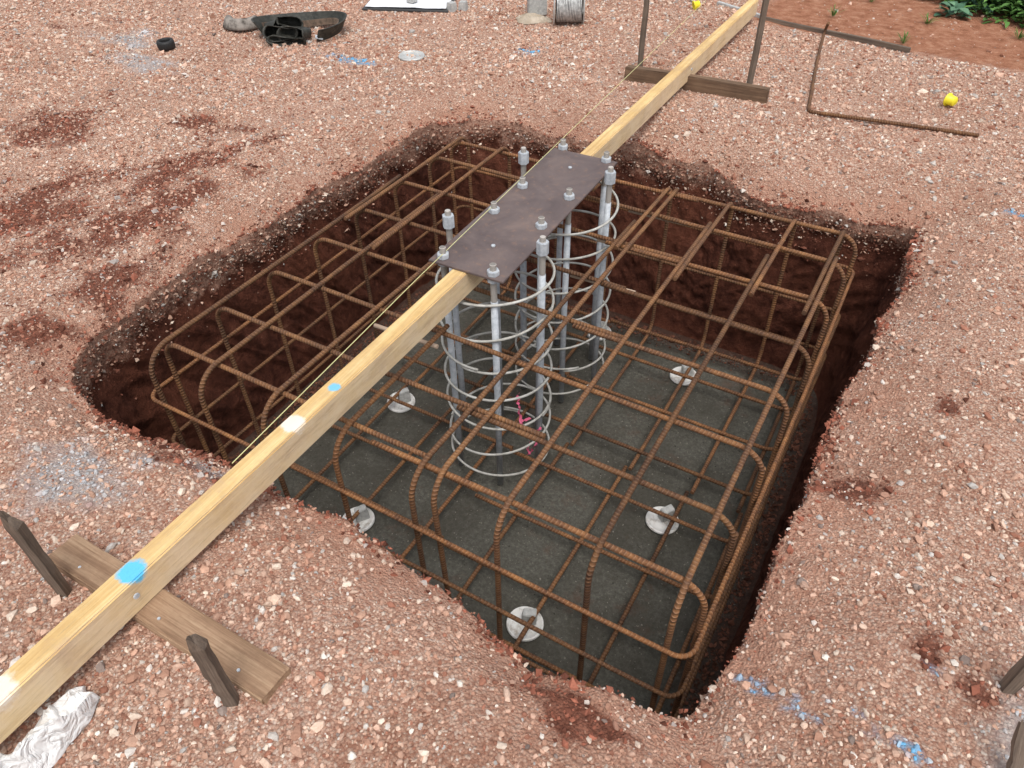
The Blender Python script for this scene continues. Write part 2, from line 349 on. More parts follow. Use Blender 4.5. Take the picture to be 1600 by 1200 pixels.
pc=mm.ramp(mm.noise(5,6,.65,dist=.6),[(.3,(.095,.070,.068)),(.5,(.14,.105,.098)),(.68,(.20,.145,.125)),(.82,(.29,.19,.14))])
pc=mm.mix(mm.ramp(mm.noise(38,5,.7),[(.56,0),(.75,.65)]),pc,(.32,.18,.11))
PLATE=mm.fin(pc,mm.bump(mm.noise(60,3),.12,.002),mm.ramp(mm.noise(8,4),[(.3,.45),(.7,.7)]),.15)
def wood(name,stops,rough=.75,spots=(),side=None,gs=1.0,ax=1,stain=.4):
    m=M(name,rough,.3)
    A1=[38*gs]*3; A1[ax]=1.1*gs; A2=[190]*3; A2[ax]=6
    gr=m.noise(1.0,6,.7,vec=m.mapv(tuple(A1)),dist=.35)
    fine=m.noise(1,4,.75,vec=m.mapv(tuple(A2)))
    f=m.math('ADD',m.math('MULTIPLY',gr,.66),m.math('MULTIPLY',fine,.34))
    c=m.ramp(f,stops)
    big=m.noise(3.0,6,.75)
    c=m.mix(m.ramp(big,[(.45,0),(.7,stain)]),c,stops[0][1])
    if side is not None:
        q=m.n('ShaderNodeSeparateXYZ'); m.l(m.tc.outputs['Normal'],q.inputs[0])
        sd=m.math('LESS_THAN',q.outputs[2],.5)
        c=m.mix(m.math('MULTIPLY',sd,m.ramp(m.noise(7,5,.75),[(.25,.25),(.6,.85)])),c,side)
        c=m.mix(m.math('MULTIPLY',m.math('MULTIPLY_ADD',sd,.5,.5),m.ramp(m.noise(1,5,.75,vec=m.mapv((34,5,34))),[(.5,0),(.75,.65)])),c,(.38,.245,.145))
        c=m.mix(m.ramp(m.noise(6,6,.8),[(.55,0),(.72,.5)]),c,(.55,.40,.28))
    c=m.mix(m.ramp(fine,[(.57,0),(.75,.65)]),c,(.17,.10,.05))
    for (x,y,z,r,colr,st) in spots:
        vm=m.n('ShaderNodeVectorMath',operation='DISTANCE'); m.l(m.tc.outputs['Object'],vm.inputs[0]); vm.inputs[1].default_value=(x,y,z)
        dd=m.math('ADD',m.math('DIVIDE',vm.outputs['Value'],r),m.math('MULTIPLY',m.math('SUBTRACT',m.noise(55,3,.7),.5),.9))
        k=m.math('MULTIPLY',m.math('MULTIPLY',m.math('SUBTRACT',1.05,dd),3,clamp=True),st)
        c=m.mix(k,c,colr)
    return m.fin(c,m.bump(f,.7,.005))
YEL=[(.3,(.40,.23,.085)),(.45,(.62,.41,.17)),(.58,(.77,.57,.28)),(.75,(.84,.69,.42))]
OLD=[(.3,(.12,.068,.04)),(.45,(.27,.165,.10)),(.58,(.42,.285,.18)),(.75,(.58,.44,.31))]
BRN=[(.3,(.07,.042,.027)),(.45,(.14,.088,.055)),(.58,(.23,.15,.095)),(.75,(.34,.24,.165))]
DRK=[(.3,(.055,.042,.034)),(.46,(.14,.105,.08)),(.6,(.25,.195,.15)),(.78,(.40,.33,.265))]

# ---------------------------------------------------------------- geometry helpers
def tube_data(pts,r,n=10,closed=False,cap=True):
    P=[Vector(q) for q in pts]; N=len(P); V=[];Fc=[];UV=[];T=[]
    for i in range(N):
        t=(P[(i+1)%N]-P[i-1]) if closed else (P[min(i+1,N-1)]-P[max(i-1,0)])
        T.append(t.normalized())
    ref=Vector((0,0,1)) if abs(T[0].z)<.9 else Vector((1,0,0))
    nrm=(ref-T[0]*ref.dot(T[0])).normalized(); L=0; Ls=[]
    for i in range(N):
        if i>0:
            L+=(P[i]-P[i-1]).length
            nrm=(nrm-T[i]*nrm.dot(T[i])).normalized()
        Ls.append(L); b=T[i].cross(nrm)
        for k in range(n):
            a=2*math.pi*k/n; V.append(P[i]+(nrm*math.cos(a)+b*math.sin(a))*r)
    for i in range(N if closed else N-1):
        i2=(i+1)%N; l0=Ls[i]; l1=Ls[i2] if i2>i else L+(P[0]-P[-1]).length
        for k in range(n):
            k2=(k+1)%n; Fc.append((i*n+k,i*n+k2,i2*n+k2,i2*n+k)); UV+= [(l0,k/n),(l0,(k+1)/n),(l1,(k+1)/n),(l1,k/n)]
    if not closed and cap:
        Fc.append(tuple(range(n-1,-1,-1))); UV+=[(0,0)]*n
        Fc.append(tuple((N-1)*n+k for k in range(n))); UV+=[(L,0)]*n
    return V,Fc,UV
def tube(name,pts,r,mat,n=10,closed=False):
    V,Fc,UV=tube_data(pts,r,n,closed); me=mesh_from(name,V,Fc,mat)
    uvl=me.uv_layers.new(name='UVMap'); uvl.data.foreach_set('uv',[c for u in UV for c in u])
    nq=len(Fc)-(0 if closed else 2)
    me.polygons.foreach_set('use_smooth',[k<nq for k in range(len(Fc))]); return me
def fillet(pts,rad,seg=9,closed=False):
    P=[Vector(q) for q in pts]; out=[]; N=len(P)
    for i in range(N):
        if not closed and i in (0,N-1): out.append(P[i]); continue
        a=P[i-1]; b=P[i]; c=P[(i+1)%N]
        u=(a-b).normalized(); v=(c-b).normalized(); ang=u.angle(v)
        if ang>3.1: out.append(b); continue
        dl=min(rad/math.tan(ang/2),(a-b).length*.49,(c-b).length*.49); rr_=dl*math.tan(ang/2)
        ce=b+(u+v).normalized()*(rr_/math.sin(ang/2))
        s0=(b+u*dl-ce); s1=(b+v*dl-ce); tot=s0.angle(s1); ax=s0.cross(s1).normalized()
        for k in range(seg+1): out.append(ce+Matrix.Rotation(tot*k/seg,3,ax)@s0)
    return out
def densify(P,step=.12,closed=False):
    out=[]; N=len(P)
    for i in range(N if closed else N-1):
        a=P[i]; b=P[(i+1)%N]; k=max(1,int((b-a).length/step))
        for q in range(k): out.append(a.lerp(b,q/k))
    if not closed: out.append(P[-1])
    return out
def wob(P,amp,seed):
    rnd=random.Random(seed); ph=[rnd.uniform(0,6.28) for _ in range(6)]; fr=[rnd.uniform(1.5,4.5) for _ in range(6)]
    return [Vector((q.x+amp*math.sin(q.y*fr[0]+q.z*fr[1]+ph[0]),q.y+amp*math.sin(q.x*fr[2]+q.z*fr[3]+ph[1]),q.z+amp*.6*math.sin(q.x*fr[4]+q.y*fr[5]+ph[2]))) for q in P]
def bevel_box(sx,sy,sz,b=.003,segs=2,cuts=0):
    bm=bmesh.new(); bmesh.ops.create_cube(bm,size=1); bmesh.ops.scale(bm,vec=(sx,sy,sz),verts=bm.verts)
    if cuts: bmesh.ops.subdivide_edges(bm,edges=[e for e in bm.edges if abs((e.verts[0].co-e.verts[1].co).length-max(sx,sy,sz))<1e-5],cuts=cuts)
    if b: bmesh.ops.bevel(bm,geom=[e for e in bm.edges if e.calc_face_angle(0)>.5],offset=b,segments=segs,affect='EDGES')
    return bm
def bm_mesh(bm,name,mat,smooth=False):
    me=bpy.data.meshes.new(name); bm.normal_update(); bm.to_mesh(me); bm.free(); me.materials.append(mat)
    if smooth: me.polygons.foreach_set('use_smooth',[True]*len(me.polygons))
    return me
def cyl(r,h,n=24,bev=0):
    bm=bmesh.new(); bmesh.ops.create_cone(bm,cap_ends=True,segments=n,radius1=r,radius2=r,depth=h)
    if bev: bmesh.ops.bevel(bm,geom=[e for e in bm.edges if e.calc_face_angle(0)>.9],offset=bev,segments=2,affect='EDGES')
    return bm

# ---------------------------------------------------------------- rebar cage
cage=empty('rebar_cage',(1.05,1.05,-.95),label='large square cage of rusty ribbed reinforcing bars in pit',category='rebar cage')
OFF=Vector((1.05,1.05,-.95)); BR=.0094
def bar(pts,r,rad,seed,closed=False,amp=.0026,name='reinforcing_bar'):
    P=fillet(pts,rad,9,closed); P=densify(P,.1,closed); P=wob(P,amp,seed)
    return obj(name,tube(name,[q-OFF for q in P],r,REBAR,10,closed),cage)
ZT,ZB=-.048,-.925
k=0; rb=random.Random(5)
for xi in [.045,.30,.60,.90,1.20,1.275,1.5,1.8,2.045]:
    k+=1; j=rb.uniform(-.004,.004); x=xi+j; zt=ZT+rb.uniform(-.002,.002)
    if xi==1.275:
        bar([(x+.01,.02,-.93),(x,-.004,zt+.003),(x-.008,2.04,zt+.003)],BR,.10,k*3); continue
    yn=rb.uniform(1.62,1.85); yf=rb.uniform(1.30,1.45)
    if xi==.90: yn=.66; yf=1.86
    if xi<.7: yn=rb.uniform(1.35,1.6); yf=rb.uniform(.9,1.1)
    tilt=rb.uniform(-.008,.008); yo=-.012+rb.uniform(-.003,.003)
    bar([(x,1.1,ZB-.01),(x,yo,ZB-.01),(x,yo,zt),(x+tilt,yn,zt)],BR,.105,k*3)
    x2=x+.0205*(1 if xi<2 else -1)
    bar([(x2,1.1,ZB-.01),(x2,2.1,ZB-.01),(x2,2.1,zt),(x2+tilt*.4,yf,zt)],BR,.09,k*3+1)
for yi in [.075,.33,.62,.91,1.20,1.50,1.80,2.05]:
    k+=1; j=rb.uniform(-.004,.004); y=yi+j; zt=ZT-.0200
    xr=rb.uniform(1.15,1.3); xl=rb.uniform(1.35,1.5)
    if yi<.1: xr=1.0; xl=1.2
    tilt=rb.uniform(-.008,.008); xo=rb.uniform(-.003,.003)
    bar([(1.0,y,ZB+.009),(2.1+xo,y,ZB+.009),(2.1+xo,y,zt),(xr,y+tilt,zt)],BR,.09,k*3)
    y2=y+.0205*(1 if yi<2 else -1)
    bar([(1.0,y2,ZB+.009),(.0,y2,ZB+.009),(.0,y2,zt),(xl,y2-tilt*.5,zt)],BR,.09,k*3+1)
    if yi in (.33,.62): bar([(2.1+xo,y+.022,-.15),(2.1+xo,y+.026,-.92)],BR,.05,k*3+2)
for zi in (-.26,-.50,-.74):
    k+=1; e=.0290
    bar([(-.018,-e,zi),(2.118,-e,zi+rb.uniform(-.004,.004)),(2.118,2.118,zi),(-.018,2.118,zi)],.0076,.05,k*3,True)
for (x0,x1,y) in ((1.12,1.42,1.83),(1.10,1.36,1.53),(1.12,1.40,1.23),(.62,.9,.57)):
    P=[Vector((x0,y,ZT-.041))-OFF,Vector((x1,y+.01,ZT-.041))-OFF]
    obj('splice_bar',tube('splice_bar',P,.0088,REBAR_END,10),cage)

# ---------------------------------------------------------------- anchor bolts
NUT=bm_mesh(cyl(.0235,.020,6,bev=.002),'nut',GALV)
LONGNUT=bm_mesh(cyl(.0240,.052,6,bev=.002),'coupling_nut',GALV)
PZ=.150
cages=[((.925,.957),[(.816,.777),(1.033,.770),(1.03,1.134),(.811,1.147)],[(.727,.95),(1.13,.957)]),
       ((.918,1.575),[(.809,1.381),(1.022,1.387),(1.016,1.76),(.792,1.783)],[(.717,1.553),(1.12,1.566)])]
for ci,(cen,pl,sd) in enumerate(cages):
    ox,oy=cen; oz=FZ+.02
    root=empty('anchor_bolt_cage',(ox,oy,oz),label='galvanised anchor bolts tied in a round cage of wire rings',category='anchor bolt cage',group='anchor bolt cages under the steel plate')
    for bi,(x,y) in enumerate(pl+sd):
        tall=bi>=4
        zt=(.240 if tall else PZ+.052)
        b=obj('anchor_bolt',tube('anchor_bolt',[(rb.uniform(-.006,.006),rb.uniform(-.006,.006),0),(0,0,.5),(0,0,zt-oz-.16)],.0135,GALV,14),root,(x-ox,y-oy,0))
        bm=bmesh.new(); bmesh.ops.create_cone(bm,cap_ends=True,segments=14,radius1=.0122,radius2=.0122,depth=.16,matrix=Matrix.Translation((0,0,zt-oz-.08)))
        bmesh.ops.bevel(bm,geom=[e for e in bm.edges if e.calc_face_angle(0)>.9],offset=.002,segments=1,affect='EDGES')
        obj('threaded_end',bm_mesh(bm,'threaded_end',THREAD),b)
        if tall:
            obj('coupling_nut',LONGNUT,b,(0,0,zt-.045-oz),(0,0,rb.uniform(0,1)))
        else:
            obj('nut',NUT,b,(0,0,PZ+.006+.011-oz),(0,0,rb.uniform(0,1)))
            obj('nut',NUT,b,(0,0,PZ-.011-oz),(0,0,rb.uniform(0,1)))
    for zi in (.01,-.14,-.30,-.46,-.62,-.78,-.93):
        R0=.232; tx=rb.uniform(-.05,.05); ty=rb.uniform(-.05,.05); N=56; a0=rb.uniform(0,6.28)
        pts=[(R0*math.cos(a0+2*math.pi*q/N)*.98,R0*math.sin(a0+2*math.pi*q/N),zi-oz+tx*.5*math.cos(a0+2*math.pi*q/N)+ty*.5*math.sin(a0+2*math.pi*q/N)+.012*q/N) for q in range(N+4)]
        obj('wire_ring',tube('wire_ring',pts,.0055,WIRE,8),root)

# ---------------------------------------------------------------- plate
plate=obj('steel_plate',bm_mesh(bevel_box(.310,1.035,.008,.0012),'steel_plate',PLATE),None,(.920,1.258,PZ+.004),(0,0,math.radians(1.4)),label='long dark steel template plate bolted over the timber beam',category='steel plate')
for (x,y) in ((0.01,-.33),(-.005,.37)):
    obj('screw_head',bm_mesh(cyl(.009,.006,6,bev=.001),'screw_head',GALV),plate,(x,y,.007))

# ---------------------------------------------------------------- beam
bx,bw,bh=.9035,.060,.098; by0,by1=-1.75,4.46; bz=.052
BL=by1-by0; bc=(by0+by1)/2; top_=bh/2
sp=[(-.003,-.69-bc,top_,.036,(.12,.50,.76),1.0),(.002,.045-bc,top_,.021,(.14,.50,.74),.9),(-.004,-.13-bc,top_,.038,(.84,.81,.76),.7),(-.012,-1.03-bc,top_,.045,(.84,.80,.74),.7)]
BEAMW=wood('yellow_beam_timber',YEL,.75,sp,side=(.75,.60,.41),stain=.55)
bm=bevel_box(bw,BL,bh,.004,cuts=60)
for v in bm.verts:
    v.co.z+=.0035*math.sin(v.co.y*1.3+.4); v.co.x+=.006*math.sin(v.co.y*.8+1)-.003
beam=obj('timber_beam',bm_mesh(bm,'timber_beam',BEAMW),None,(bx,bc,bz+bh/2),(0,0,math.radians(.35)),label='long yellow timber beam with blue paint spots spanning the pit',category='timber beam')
for y in (-.72,3.12): obj('screw_head',bm_mesh(cyl(.008,.005,10,bev=.001),'screw_head',GALV),beam,(bw/2+.002,y-bc,.01),(0,math.pi/2,0))

OLDW=wood('weathered_timber',OLD,.85,stain=.6)
BRNW=wood('brown_timber',BRN,.85,stain=.6)
DRKW=wood('dark_stake_timber',DRK,.85,stain=.5)
def plank(L,w,hh,loc,rot,label,seed,mat):
    bm=bevel_box(w,L,hh,.004,cuts=14)
    rnd=random.Random(seed)
    for v in bm.verts:
        v.co.z+=.003*math.sin(v.co.y*5+seed); v.co+=Vector([rnd.uniform(-.0012,.0012)]*3)
        if abs(v.co.y)>L/2-.01: v.co.y+=rnd.uniform(-.004,.004)
    return obj('timber_crosspiece',bm_mesh(bm,'timber_crosspiece',mat),None,loc,rot,label=label,category='timber plank')
pk=plank(.745,.088,.050,(.975,-.700,.024),(0,0,math.radians(-90)),'weathered brown timber plank lying under the beam beside stakes',3,OLDW)
for x in (-.27,.02,.28): obj('nail_head',bm_mesh(cyl(.004,.003,8),'nail_head',GALV),pk,(.02,x,.0265))
plank(.82,.05,.085,(.96,3.10,.040),(0,0,math.radians(-87)),'brown timber plank on edge under the far beam end',8,BRNW)
def stake(x,y,hh,w,rot,label,z0=-.05,lean=(0,0)):
    bm=bmesh.new(); rnd=random.Random(int(x*100)); lv=[q/9 for q in range(10)]
    base=[(-1,-1),(-.2,-1.06),(1,-1),(1.05,.1),(1,1),(.1,.95),(-1,1),(-.95,-.1)]; nb=len(base)
    rings=[]
    for t in lv:
        z=z0+t*(hh-z0-.045); s=w/2*(1+rnd.uniform(-.08,.08)); ddx=rnd.uniform(-.0015,.0015)
        rings.append([bm.verts.new((sx_*s*(1+rnd.uniform(-.08,.08))+ddx,sy_*s*.8*(1+rnd.uniform(-.08,.08)),z)) for sx_,sy_ in base])
    rings.append([bm.verts.new((sx_*w*.22-.12*w,sy_*w*.28,hh-.012-sx_*.006+rnd.uniform(-.014,.014))) for sx_,sy_ in base])
    for a,b in zip(rings,rings[1:]):
        for q in range(nb): bm.faces.new((a[q],a[(q+1)%nb],b[(q+1)%nb],b[q]))
    tp=bm.verts.new((-.12*w,0,hh-.02))
    for q in range(nb): bm.faces.new((rings[-1][q],rings[-1][(q+1)%nb],tp))
    bm.faces.new(rings[0][::-1])
    bmesh.ops.rotate(bm,matrix=Matrix.Rotation(-math.pi/2,3,'X'),verts=bm.verts)
    e_=(Matrix.Rotation(lean[1],3,'Y')@Matrix.Rotation(lean[0],3,'X')@Matrix.Rotation(rot,3,'Z')@Matrix.Rotation(math.pi/2,3,'X')).to_euler()
    return obj('timber_stake',bm_mesh(bm,'timber_stake',DRKW),None,(x,y,0),e_,label=label,category='stake',group='stakes driven beside the crosspieces')
stake(.695,-.775,.335,.029,.35,'dark weathered pointed stake beside the plank',lean=(.01,.02))
stake(1.275,-.772,.33,.029,.6,'dark weathered pointed stake beside the plank',lean=(.02,.04))
stake(.60,3.16,1.15,.028,.2,'tall thin dark stake behind the far plank')
stake(1.25,3.165,1.15,.028,.6,'tall thin dark stake behind the far plank')
stake(2.765,.115,.5,.028,.3,'dark stake standing in the gravel near blue marks')
stake(2.790,-.10,.16,.022,.3,'short thin dark stake leaning in the gravel',lean=(-.35,-.25))

YS=M('string_material',.7).fin((.66,.64,.32))
P=[Vector((.878,-.33,.156)).lerp(Vector((.64,4.3,.175)),t/30) for t in range(31)]
P=[q+Vector((0,0,.018*min(1,i_/6))) for i_,q in enumerate(P)]
obj('string_line',tube('string_line',P,.0013,YS,6),label='taut yellow builders string along the timber beam',category='string')

# ---------------------------------------------------------------- discs and blocks
mm=M('white_disc_plastic',.5); LIDW=mm.fin(mm.mix(mm.ramp(mm.noise(30,5,.7),[(.5,0),(.70,.8)]),(.74,.73,.70),(.28,.22,.16)))
mm=M('grey_concrete',.9); CONC=mm.fin(mm.ramp(mm.noise(60,5,.7),[(.3,(.28,.28,.27)),(.55,(.44,.44,.42)),(.75,(.58,.57,.54))]),mm.bump(mm.noise(200,3),.4,.002))
mm=M('dusty_metal',.45,.5); METL=mm.fin(mm.ramp(mm.noise(14,5,.6),[(.3,(.40,.40,.38)),(.7,(.66,.66,.63))]),None,.4,.3)
def lid_mesh(r,mat,rim_h=.006):
    N=40; prof=[(0,.002),(r*.5,.0022),(r*.84,.0025),(r*.88,rim_h),(r*.96,rim_h+.001),(r,.0045),(r,0)]
    V=[(0,0,prof[0][1])]; Fc=[]
    for (q,z) in prof[1:]:
        for a in range(N): V.append((q*math.cos(2*math.pi*a/N),q*math.sin(2*math.pi*a/N),z))
    for a in range(N): Fc.append((0,1+a,1+(a+1)%N))
    for k_ in range(len(prof)-2):
        for a in range(N):
            b=(a+1)%N; o_=1+k_*N; Fc.append((o_+a,o_+N+a,o_+N+b,o_+b))
    return mesh_from('disc',V,Fc,mat,True)
def block_mesh(s,hh,tp=.72,notch=False,d=None):
    bm=bevel_box(s,d or s,hh,.003)
    for v in bm.verts:
        if v.co.z>0: v.co.x*=tp; v.co.y*=tp; v.co.z+=.18*v.co.x if notch else 0
    return bm_mesh(bm,'concrete_spacer_block',CONC)
LM=lid_mesh(.073,LIDW,.011); BM_=block_mesh(.060,.064,.86,True,.040)
for i_,(x,y) in enumerate([(1.75,.94),(1.47,.215),(.31,.99),(1.50,1.88),(.59,.29),(.95,2.0)]):
    obj('white_disc',LM,None,(x,y,FZ+.008),(rb.uniform(-.05,.05),rb.uniform(-.05,.05),rb.uniform(0,6)),label='round white plastic disc on the concrete pit floor',category='disc',group='white discs under the rebar')
    obj('concrete_spacer_block',BM_,None,(x+.008,y+.020,FZ+.044),(rb.uniform(-.14,.14),rb.uniform(-.14,.14),rb.uniform(.4,1.2)),label='small grey concrete spacer block on a white disc',category='spacer block',group='concrete spacer blocks')
obj('tin_disc',lid_mesh(.083,METL,.008),None,(-.785,2.79,.010),(.02,.02,0),label='round dusty metal tin disc on the gravel',category='metal disc')

PINK=M('pink_ribbon_plastic',.45).fin((.80,.16,.28))
def ribbon(loc,seed):
    rnd=random.Random(seed); V=[];Fc=[]; x=y=z=0.0; a=rnd.uniform(0,6)
    n_=30
    for q in range(n_):
        w=.0060; V+=[(x-w*math.cos(a),y-w*math.sin(a),z),(x+w*math.cos(a),y+w*math.sin(a),z+.003)]
        x+=rnd.uniform(-.010,.010)+.002; y+=rnd.uniform(-.010,.010); z+=-.011 if q<18 else .010; a+=rnd.uniform(-.6,.6)
    for q in range(n_-1): b=q*2; Fc.append((b,b+1,b+3,b+2))
    return obj('ribbon',mesh_from('ribbon',V,Fc,PINK),None,loc,label='strip of pink marking ribbon tied to a bolt',category='ribbon',group='pink ribbons on the anchor bolts')
ribbon((1.05,.92,-.53),4); ribbon((1.14,.95,-.72),9)

P=fillet([(1.40,4.38,.09),(1.375,4.47,.012),(1.60,3.09,.012),(2.42,3.185,.012)],.04,6); P=wob(densify(P,.08),.004,77)
obj('bent_bar',tube('bent_bar',P,.0092,REBAR,10),label='loose rusty steel bar bent in an L shape on gravel',category='steel bar')

ed=wood('edging_timber',DRK,.9)
def edging(p0,p1,w,hh,label,mat,name='edging_board'):
    d_=Vector(p1)-Vector(p0); L=d_.length; c0=(Vector(p0)+Vector(p1))/2
    bm=bevel_box(w,L,hh,.003,cuts=10)
    for v in bm.verts: v.co.z+=.004*math.sin(v.co.y*6); v.co.x+=.006*math.sin(v.co.y*4)
    return obj(name,bm_mesh(bm,name,mat),None,(c0.x,c0.y,hh*.3),(0,0,math.atan2(d_.y,d_.x)-math.pi/2),label=label,category='edging')
edging((.93,4.53),(1.93,4.33),.025,.035,'dark timber edging board between gravel and red earth',ed)
mm=M('pale_edging',.8); PE=mm.fin(mm.ramp(mm.noise(20,4),[(.3,(.32,.32,.31)),(.7,(.54,.54,.52))]))
edging((.55,4.75),(.93,4.56),.03,.03,'pale grey edging strip beside the timber beam',PE,'edging_strip')

YC=M('yellow_cap_plastic',.4,.5).fin((.85,.72,.03))
def cap(loc,rot,lab):
    V=[];Fc=[];N=20
    prof=[(.0,.030),(.014,.030),(.0165,.027),(.017,.004),(.023,.003),(.023,0),(.0145,0),(.0145,.026)]
    for (q,z) in prof:
        for a in range(N): V.append((q*1.5*math.cos(2*math.pi*a/N),q*1.5*math.sin(2*math.pi*a/N),z*1.5))
    for k_ in range(len(prof)-1):
        for a in range(N):
            b=(a+1)%N; Fc.append((k_*N+a,k_*N+b,(k_+1)*N+b,(k_+1)*N+a))
    return obj('yellow_bar_protector',mesh_from('yellow_bar_protector',V,Fc,YC,True),None,loc,rot,label=lab,category='safety cap',group='yellow bar safety caps')
cap((2.23,3.55,.032),(1.5,.2,1.0),'bright yellow plastic bar cap lying on the gravel')
cap((.445,4.52,.032),(1.3,.2,2.2),'bright yellow plastic bar cap lying by the timber beam')

BLK=M('black_rubber',.55).fin((.022,.022,.022))
V=[];Fc=[];N=32;prof=[(.052,0),(.056,.012),(.056,.038),(.052,.05),(.036,.05),(.034,.04),(.034,.01),(.036,0)]
for (q,z) in prof:
    for a in range(N): V.append((q*math.cos(2*math.pi*a/N),q*math.sin(2*math.pi*a/N),z))
for k_ in range(len(prof)):
    for a in range(N):
        b=(a+1)%N; k2=(k_+1)%len(prof); Fc.append((k_*N+a,k_*N+b,k2*N+b,k2*N+a))
obj('rubber_ring',mesh_from('rubber_ring',V,Fc,BLK,True),None,(-2.30,2.17,.008),(.05,0,0),label='thick black rubber ring lying on the gravel',category='ring')

# tool belt : wide curved belt with a compact heap of pouches inside the curve
mm=M('black_leather',.6,.4); LEA=mm.fin(mm.ramp(mm.noise(25,4,.7),[(.3,(.014,.015,.012)),(.6,(.050,.049,.040)),(.8,(.13,.115,.09))]),mm.bump(mm.noise(60,4),.7,.006))
mm=M('belt_web',.8); WEB=mm.fin(mm.ramp(mm.noise(40,4),[(.3,(.07,.05,.035)),(.7,(.20,.14,.10))]))
tb=empty('tool_belt',(-1.72,2.78,.0),(0,0,math.radians(31)),label='black leather tool belt with pouches heaped on the gravel',category='tool belt')
def strap(name,path,w,mat,thick=.008,flare=.0):
    V=[];Fc=[]; n=len(path)
    for i_,(x,y,z) in enumerate(path):
        rr_=math.hypot(x,y)+1e-6; nx,ny=x/rr_,y/rr_
        V+=[(x,y,z),(x+nx*flare,y+ny*flare,z+w),(x+nx*(flare+thick),y+ny*(flare+thick),z+w),(x+nx*thick,y+ny*thick,z)]
    for i_ in range(n-1):
        a=i_*4
        for q in range(4): Fc.append((a+q,a+(q+1)%4,a+4+(q+1)%4,a+4+q))
    Fc+= [(0,1,2,3),((n-1)*4+3,(n-1)*4+2,(n-1)*4+1,(n-1)*4)]
    return mesh_from(name,V,Fc,mat,False)
pth=[(.26*math.cos(a)+.03,.16*math.sin(a),.006+.016*(1+math.sin(2*a+1))) for a in np.linspace(-1.1,3.6,60)]
obj('belt',strap('belt',pth,.080,LEA,.012,.045),tb)
pth=[(.24*math.cos(a)+.03,.13*math.sin(a),.010+.02*(1+math.sin(2*a+1))) for a in np.linspace(-.9,3.2,50)]
obj('webbing_strap',strap('webbing_strap',pth,.040,WEB,.006,.012),tb)
def pouch(loc,rot,s,seed):
    bm=bmesh.new(); N=20; prof=[(.0,.0),(.75,.0),(.92,.12),(1,.5),(1.04,.92),(1.08,1.0),(.98,1.0),(.90,.85),(.82,.3),(.0,.25)]
    rnd=random.Random(seed); rings=[]
    for (q,z) in prof:
        rings.append([bm.verts.new((math.copysign(abs(math.cos(a))**.6,math.cos(a))*q*s[0]/2+rnd.uniform(-.003,.003),math.copysign(abs(math.sin(a))**.6,math.sin(a))*q*s[2]/2*(1+.3*math.sin(3*a+seed)*z)+rnd.uniform(-.003,.003),z*s[1]+.012*math.sin(2*a+seed)*z)) for a in [2*math.pi*k_/N for k_ in range(N)]])
    for a,b in zip(rings,rings[1:]):
        for q in range(N): bm.faces.new((a[q],a[(q+1)%N],b[(q+1)%N],b[q]))
    obj('pouch',bm_mesh(bm,'pouch',LEA,True),tb,loc,rot)
pouch((-.12,-.02,.035),(1.35,.1,.3),(.21,.18,.08),1); pouch((.04,-.05,.035),(1.35,-.1,-.25),(.18,.15,.08),2)
pouch((-.20,.06,.035),(1.3,.1,.9),(.14,.14,.07),3); pouch((-.04,-.13,.025),(1.5,.1,.1),(.24,.08,.05),7); pouch((-.03,.01,.085),(1.3,.25,.1),(.16,.14,.06),4)
obj('buckle',bm_mesh(bevel_box(.05,.04,.008,.002),'buckle',GALV),tb,(.17,-.14,.03),(.2,.3,.2))
V=[];Fc=[];nu,nv=18,9
for a in range(nu+1):
    an=math.pi*(1.0+a/nu)
    for b in range(nv+1):
        q=.05+.07*b/nv; hh=.055*math.sin(math.pi*b/nv)+.01
        V.append((q*1.1*math.cos(an),q*math.sin(an),hh))
for a in range(nu):
    for b in range(nv): i0=a*(nv+1)+b; Fc.append((i0,i0+nv+1,i0+nv+2,i0+1))
mm=M('dusty_grey_rubber',.85); GR=mm.fin(mm.ramp(mm.noise(22,4),[(.35,(.07,.06,.05)),(.6,(.28,.25,.22))]))
ko=obj('knee_pad',mesh_from('knee_pad',V,Fc,GR,True),None,(-2.18,2.74,.004),(0,0,math.radians(25)),label='dusty grey curved knee pad lying on the gravel',category='knee pad')
sm=ko.modifiers.new('s','SOLIDIFY'); sm.thickness=.012

mm=M('white_paper',.7); PAP=mm.fin(mm.mix(mm.ramp(mm.noise(8,4),[(.5,0),(.7,.35)]),(.72,.73,.75),(.55,.50,.46)))
def sheet(w,l,amp,seed,mat,name,nx=24,ny=18):
    Fc=[]
    gx_,gy_=np.meshgrid(np.linspace(-w/2,w/2,nx),np.linspace(-l/2,l/2,ny),indexing='ij')
    V=np.stack([gx_,gy_,amp*(fbm(gx_*7+seed,gy_*7,seed,3)+.8)],2).reshape(-1,3)
    for a in range(nx-1):
        for b in range(ny-1): i0=a*ny+b; Fc.append((i0,i0+ny,i0+ny+1,i0+1))
    return mesh_from(name,V,Fc,mat,True)
obj('paper_sheet',sheet(.60,.42,.008,3,PAP,'paper_sheet'),None,(-1.46,3.74,.024),(0,0,math.radians(22)),label='large white drawing sheet lying on the gravel',category='paper')
mm=M('board_edge',.7)
obj('backing_board',bm_mesh(bevel_box(.64,.46,.012,.003),'backing_board',mm.fin((.07,.07,.07))),None,(-1.46,3.74,.014),(0,0,math.radians(22)),label='dark backing board underneath the white sheet',category='board')
BK=block_mesh(.06,.06,.85)
for (x,y,z,l) in ((-1.40,3.66,.066,'grey concrete cube weighing down the white sheet'),(-1.08,3.70,.035,'small grey concrete cube on the gravel'),(-1.02,3.76,.035,'small grey concrete cube on the gravel')):
    obj('concrete_cube',BK,None,(x,y,z),(0,0,x*9),label=l,category='concrete cube',group='concrete cubes on the gravel')

